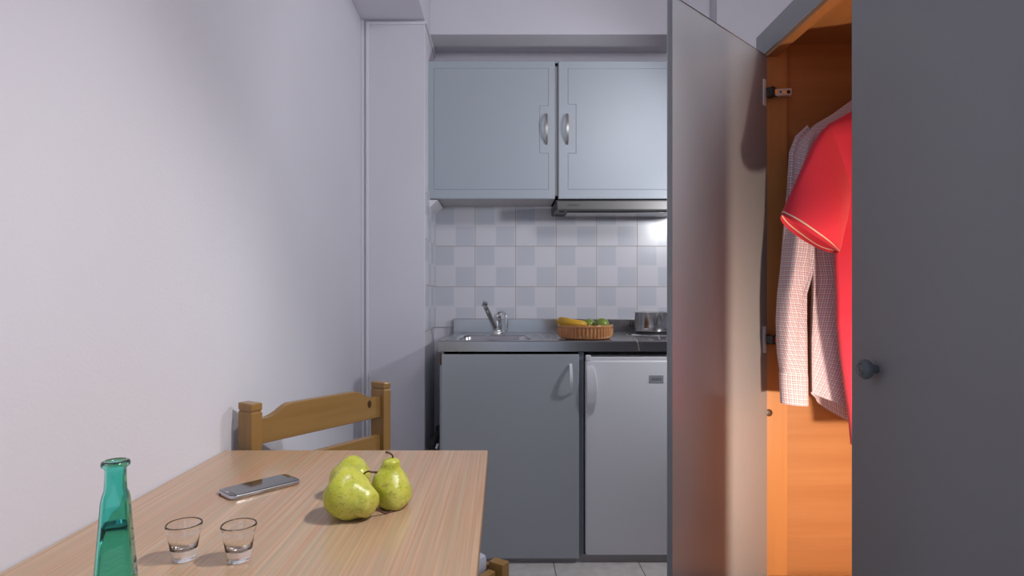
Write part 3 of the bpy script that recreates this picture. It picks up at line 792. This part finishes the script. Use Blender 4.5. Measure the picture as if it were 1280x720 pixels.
# local frame: X across the back (+X = right post), -Y forward
ZP = .8386
for s in (-1, 1):
    bm = bmesh.new(); cxp = s*HW
    box(bm, (cxp-.0145, -.027, 0), (cxp+.0145, .027, ZP-.0205), bevel=.0025)
    box(bm, (cxp-.0120, -.0245, ZP-.022), (cxp+.0120, .0245, ZP-.016))
    box(bm, (cxp-.0145, -.027, ZP-.0175), (cxp+.0145, .027, ZP), bevel=.003)
    obj('back_post', bm, M_chair, ch, local=True)
def rail(prof_top, z0, y0, y1, name):
    bm = bmesh.new(); poly = [(x, y0, z) for x, z in prof_top]+[(HW-.010, y0, z0), (-HW+.010, y0, z0)]
    prism(bm, poly, (0, y1-y0, 0)); bmesh.ops.bevel(bm, geom=[e for e in bm.edges if abs(e.verts[0].co.y-e.verts[1].co.y) < 1e-6], offset=.0015, segments=1, affect='EDGES')
    return obj(name, bm, M_chairh, ch, local=True)
top = []
for k in range(41):
    x = -HW+.010+(2*HW-.020)*k/40; ax = abs(x)
    f = 0 if ax > HW-.045 else (1 if ax < HW-.105 else .5-.5*cos(pi*((HW-.045)-ax)/.060))
    top.append((x, .797+.026*f))
rl = rail(top, .738, -.011, .011, 'top_rail')
bm = bmesh.new(); lathe(bm, [(0, .0006), (.005, .0006), (.0075, 0)], (HW-.055, -.0112, .782), 14, Matrix.Rotation(pi/2, 3, 'X') @ Matrix.Diagonal((1, 1.5, 1)))
obj('knot', bm, M_knot, rl, local=True)
rail([(-HW+.01, .686), (HW-.01, .686)], .636, -.011, .011, 'lower_rail')
ZS = .411
for s in (-1, 1):
    obj('front_leg', nb((s*(HW-.004), -.433, 0), (s*(HW+.026), -.389, ZS), bevel=.003), M_chair, ch, local=True)
    obj('seat_rail', nb((s*HW-.003, -.389, ZS-.065), (s*HW+.015, -.02, ZS-.012), bevel=.002), M_chairh, ch, local=True)
    obj('stretcher', nb((s*HW-.009, -.385, .16), (s*HW+.009, -.02, .19), bevel=.002), M_chairh, ch, local=True)
obj('front_rail', nb((-HW+.015, -.418, ZS-.065), (HW-.015, -.396, ZS-.014), bevel=.002), M_chairh, ch, local=True)
obj('rear_rail', nb((-HW+.01, -.011, ZS-.065), (HW-.01, .011, ZS-.012), bevel=.002), M_chairh, ch, local=True)
bm = bmesh.new(); rs = []
for (o_, z) in ((.004, ZS-.030), (0, ZS-.018), (0, ZS+.010), (.003, ZS+.014), (.008, ZS+.020), (.06, ZS+.023)):
    rs.append([(p[0], p[1], z) for p in rrect(.003, -.206, HW-.009-o_, .181-o_, .008)])
rings(bm, rs, cap0=True, cap1=True)
cu_ = obj('seat_cushion', bm, M_cush, ch, local=True, angle=50)
bm = bmesh.new(); loop_ = [(p[0], p[1], ZS+.014) for p in rrect(.003, -.206, HW-.0115, .1785, .008)]; tube(bm, loop_+[loop_[0]], .0016, 6, sub=0)
obj('piping', bm, M_cush, cu_, local=True, smooth=True)

# ------------------------------------------------------------------ table
TZ = .735
tb = thing('dining_table', 'light pine-veneer dining table pushed against the white wall', 'table', (-.33, .75, 0))
tx0, tx1, ty0, ty1 = WL+.002, -.032, .16, 1.352
for xa, xb in ((tx0, -.4188), (-.4183, tx1)): obj('tabletop_board', nb((xa, ty0, TZ-.024), (xb, ty1, TZ), bevel=.0007, seg=1), M_table, tb)
obj('edge_band', nb((tx1-.0006, ty0+.002, TZ-.0235), (tx1+.0008, ty1-.002, TZ-.0018)), M_tedge, tb)
obj('apron', nb((tx0+.05, ty0+.05, TZ-.10), (tx0+.07, ty1-.05, TZ-.024)), M_chairh, tb)
obj('apron', nb((tx1-.095, ty0+.05, TZ-.10), (tx1-.075, ty1-.05, TZ-.024)), M_chairh, tb)
obj('apron', nb((tx0+.07, ty1-.07, TZ-.10), (tx1-.095, ty1-.05, TZ-.024)), M_chairh, tb)
for lx in (tx0+.05, tx1-.12):
    for ly in (ty0+.06, ty1-.12):
        obj('leg', nb((lx, ly, 0), (lx+.05, ly+.05, TZ-.024), bevel=.003), M_chair, tb)

# ------------------------------------------------------------------ phone
ph = thing('smartphone', 'silver-edged smartphone with a black screen lying on the table', 'phone', (-.440, 1.0785, TZ), math.atan2(.096, .086))
hl, hw = .0665, .0315
def rr3(hx, hy, r, z): return [(p[0], p[1], z) for p in rrect(0, 0, hx, hy, r, 8)]
bm = bmesh.new(); rings(bm, [rr3(hl-.004, hw-.004, .009, 0), rr3(hl-.0012, hw-.0012, .0115, .0012), rr3(hl, hw, .0125, .0035), rr3(hl-.0006, hw-.0006, .0119, .0062), rr3(hl-.0016, hw-.0016, .011, .0072)], cap0=True, cap1=True)
obj('phone_body', bm, M_phone, ph, local=True, angle=30)
bm = bmesh.new(); rings(bm, [rr3(hl-.0018, hw-.0018, .0108, .0071), rr3(hl-.0020, hw-.0020, .0106, .0077), rr3(hl-.003, hw-.003, .0096, .0080)], cap0=True, cap1=True)
gl = obj('glass_front', bm, M_screen, ph, local=True, angle=60)
obj('display', nb((-hl+.013, -hw+.004, .0079), (hl-.012, hw-.004, .0081)), M_display, gl, local=True)
bm = bmesh.new(); rings(bm, [[(p[0], p[1], z) for p in rrect(-hl+.0075, 0, .0022, .0065, .0021)] for z in (.0079, .0083)], cap1=True); obj('home_button', bm, M_phone, gl, local=True)
bm = bmesh.new(); rings(bm, [[(p[0], p[1], z) for p in rrect(hl-.0065, 0, .0006, .006, .0005)] for z in (.0079, .0082)], cap1=True); obj('earpiece', bm, M_phone, gl, local=True)
for xa, xb in ((-.042, -.034), (-.031, -.012), (.03, .05)):
    obj('side_button', nb((xa, -hw-.0005, .0028), (xb, -hw+.001, .0046), bevel=.0003), M_phone, ph, local=True)
bm = bmesh.new(); cyl(bm, (-hl-.0003, .012, .0036), (-hl+.001, .012, .0036), .0015, 12); obj('jack_socket', bm, M_dark, ph, local=True)

# ------------------------------------------------------------------ pears
PROF = [(0, .10), (.012, .28), (.04, .54), (.09, .78), (.16, .93), (.24, .99), (.33, 1.0), (.42, .985), (.51, .92), (.60, .80), (.69, .66), (.78, .53), (.86, .45), (.92, .39), (.965, .29), (.99, .14), (1.0, .03)]
KNOB = [(0, .10), (.012, .30), (.04, .56), (.09, .79), (.16, .93), (.24, .99), (.33, 1.0), (.42, .99), (.51, .95), (.60, .87), (.68, .74), (.74, .60), (.79, .49), (.84, .44), (.90, .42), (.95, .36), (.985, .20), (1.0, .03)]
def pear(label, c, axis, L, R, seed, stem, twist=0, lobe=None, neck=1.0, PROF=PROF):
    c = Vector(c); t = thing('pear', label, 'pear', (c.x, c.y, TZ), 0, 'pears on the table')
    q = Vector(axis).to_track_quat('Z', 'Y').to_matrix() @ Matrix.Rotation(twist, 3, 'Z')
    bm = bmesh.new(); rs = []; n = 48
    fine = []
    for (a, ra), (b, rb) in zip(PROF, PROF[1:]):
        for s in range(3): fine.append((a+(b-a)*s/3, ra+(rb-ra)*s/3))
    fine.append(PROF[-1])
    # smooth the profile
    for _ in range(2): fine = [fine[0]]+[(fine[i][0], (fine[i-1][1]+2*fine[i][1]+fine[i+1][1])/4) for i in range(1, len(fine)-1)]+[fine[-1]]
    for (s, r) in fine:
        ring = []
        for k in range(n):
            a = 2*pi*k/n
            rr = R*r*(1 if s < .5 else 1+(neck-1)*(s-.5)*2)
            p = Vector((rr*cos(a), rr*sin(a), (s-.35)*L))
            nv = noise.noise(p*26+Vector((seed*7.3, seed, 0)))*.15+noise.noise(p*55+Vector((seed, 0, seed*3)))*.045
            rad = Vector((cos(a), sin(a), -.6 if s < .2 else 0))
            p += rad*R*nv*min(1, r*1.6)
            p += Vector((.10*R*sin(s*3+seed), 0, 0))
            if s < .06: p.z += (.06-s)*L*.55       # calyx dimple
            if lobe:
                la, ls, amp = lobe; dd = math.atan2(sin(a-la), cos(a-la)); p += rad*R*amp*exp(-(dd/.45)**2-((s-ls)/.13)**2)
            ring.append(c+q @ p)
        rs.append(ring)
    rings(bm, rs, cap0=True, cap1=True)
    lo = min(p.z for r in rs for p in r)
    dz = TZ-lo-.0003
    bmesh.ops.translate(bm, verts=bm.verts, vec=(0, 0, dz))
    obj('pear_flesh', bm, M_pear, t, smooth=True)
    bm = bmesh.new(); tip = c+q @ Vector((.10*R*sin(3+seed), 0, .65*L-.003))+Vector((0, 0, dz))
    tube(bm, [tip]+[Vector(p) for p in stem], lambda s: .0014+.0012*max(0, s-.75)*4*.6+(.0008 if s < .1 else 0), 10)
    obj('stem', bm, M_stem, t, smooth=True)
    return tip
pear('large green pear lying on its side in front of the other two', (-.246, .940, .771), (.88, -.38, -.26), .083, .0385, 1, [P(473, 637.5, .940), P(481, 641.5, .948), P(488, 640, .957), P(493.5, 637.5, .962)], twist=2.6, lobe=(2.2, .12, .0), neck=1.45)
pear('green pear standing upright at the right of the three', (-.184, .990, .766), (.05, .02, 1), .082, .0325, 5, [P(491, 570.5, .99), P(488, 567, .985), P(482.5, 565, .98)], twist=.8, neck=1.0, PROF=KNOB)
pear('green pear lying at the back with its stem towards the camera', (-.264, 1.036, .772), (.55, -.80, .30), .084, .0355, 9, [P(459, 589.5, .955), P(465, 590, .95), P(470.5, 590.5, .945)], twist=4, neck=.95)

# ------------------------------------------------------------------ shot glasses
gx, gy = (230-CX)/F*.785, .785
def shot_glass(loc, label):
    t = thing('shot_glass', label, 'glass', loc, 0, 'shot glasses on the table')
    bm = bmesh.new()
    lathe(bm, [(0, .0012), (.010, .0010), (.0125, 0), (.0142, .0008), (.0150, .004), (.0172, .018), (.0198, .034), (.0212, .040), (.0222, .0420), (.0226, .0455), (.0222, .0476), (.0215, .0482), (.0207, .0476), (.0203, .0455),
               (.0190, .034), (.0163, .0205), (.0148, .0165), (.011, .0142), (.005, .0133), (0, .0131)], (0, 0, .0002), 64)
    obj('glass_wall', bm, M_glass, t, local=True, smooth=True)
    return t
g1 = shot_glass((gx, gy, TZ), 'clear thick-based shot glass nearer the teal bottle')
g2 = g1.copy(); C.objects.link(g2); g2.location = ((298.5-CX)/F*.782, .782, TZ); g2['label'] = 'clear thick-based shot glass farther from the teal bottle'
for c_ in list(g1.children):
    k = c_.copy(); C.objects.link(k); k.parent = g2

# ------------------------------------------------------------------ bottle
bx_, by_ = (144.5-CX)/F*.62, .62
bt = thing('glass_bottle', 'slim tapering teal glass bottle partly filled with clear liquid', 'bottle', (bx_, by_, TZ), radians(24))
def sring(h, ex, z, n=64):
    out = []
    for k in range(n):
        a = 2*pi*k/n; c, s = cos(a), sin(a)
        out.append((h*abs(c)**(2/ex)*(1 if c > 0 else -1), h*abs(s)**(2/ex)*(1 if s > 0 else -1), z))
    return out
lev = [(.0190, 4, .0), (.0214, 5, .0025), (.0216, 5.5, .008), (.0203, 5.5, .030), (.0184, 5.5, .058), (.0163, 5.2, .085), (.0144, 4.8, .111), (.0133, 4.4, .130), (.0128, 4.0, .136), (.0118, 3.2, .1415), (.0105, 2.3, .1455), (.0100, 2, .157), (.0100, 2, .167), (.0103, 2, .1685), (.0130, 2, .1705), (.0136, 2, .1730), (.0128, 2, .1755), (.0105, 2, .1765)]
inn = [(h-.0020, ex, z) for (h, ex, z) in lev[2:13]]; inn[0] = (.0190, 5, .006)
bm = bmesh.new()
allr = [sring(1e-4, 2, .0015), sring(.014, 4, .0012)]+[sring(h, e, z) for h, e, z in lev]+[sring(.0086, 2, .1752)]+[sring(h, e, z) for h, e, z in reversed(inn)]+[sring(.016, 4, .0045), sring(1e-4, 2, .0050)]
rings(bm, allr); obj('bottle_wall', bm, M_teal, bt, local=True, smooth=True)
bm = bmesh.new(); lr = [sring(1e-4, 2, .0053), sring(.0150, 4, .0048), sring(.0187, 5, .0063)]
for (h, ex, z) in inn[1:]:
    if z < .109: lr.append(sring(h-.0002, ex, z))
lr += [sring(.0123, 4.8, .1100), sring(.0105, 4.5, .1096), sring(1e-4, 2, .1096)]
rings(bm, lr); obj('liquid', bm, M_water, bt, local=True, smooth=True)
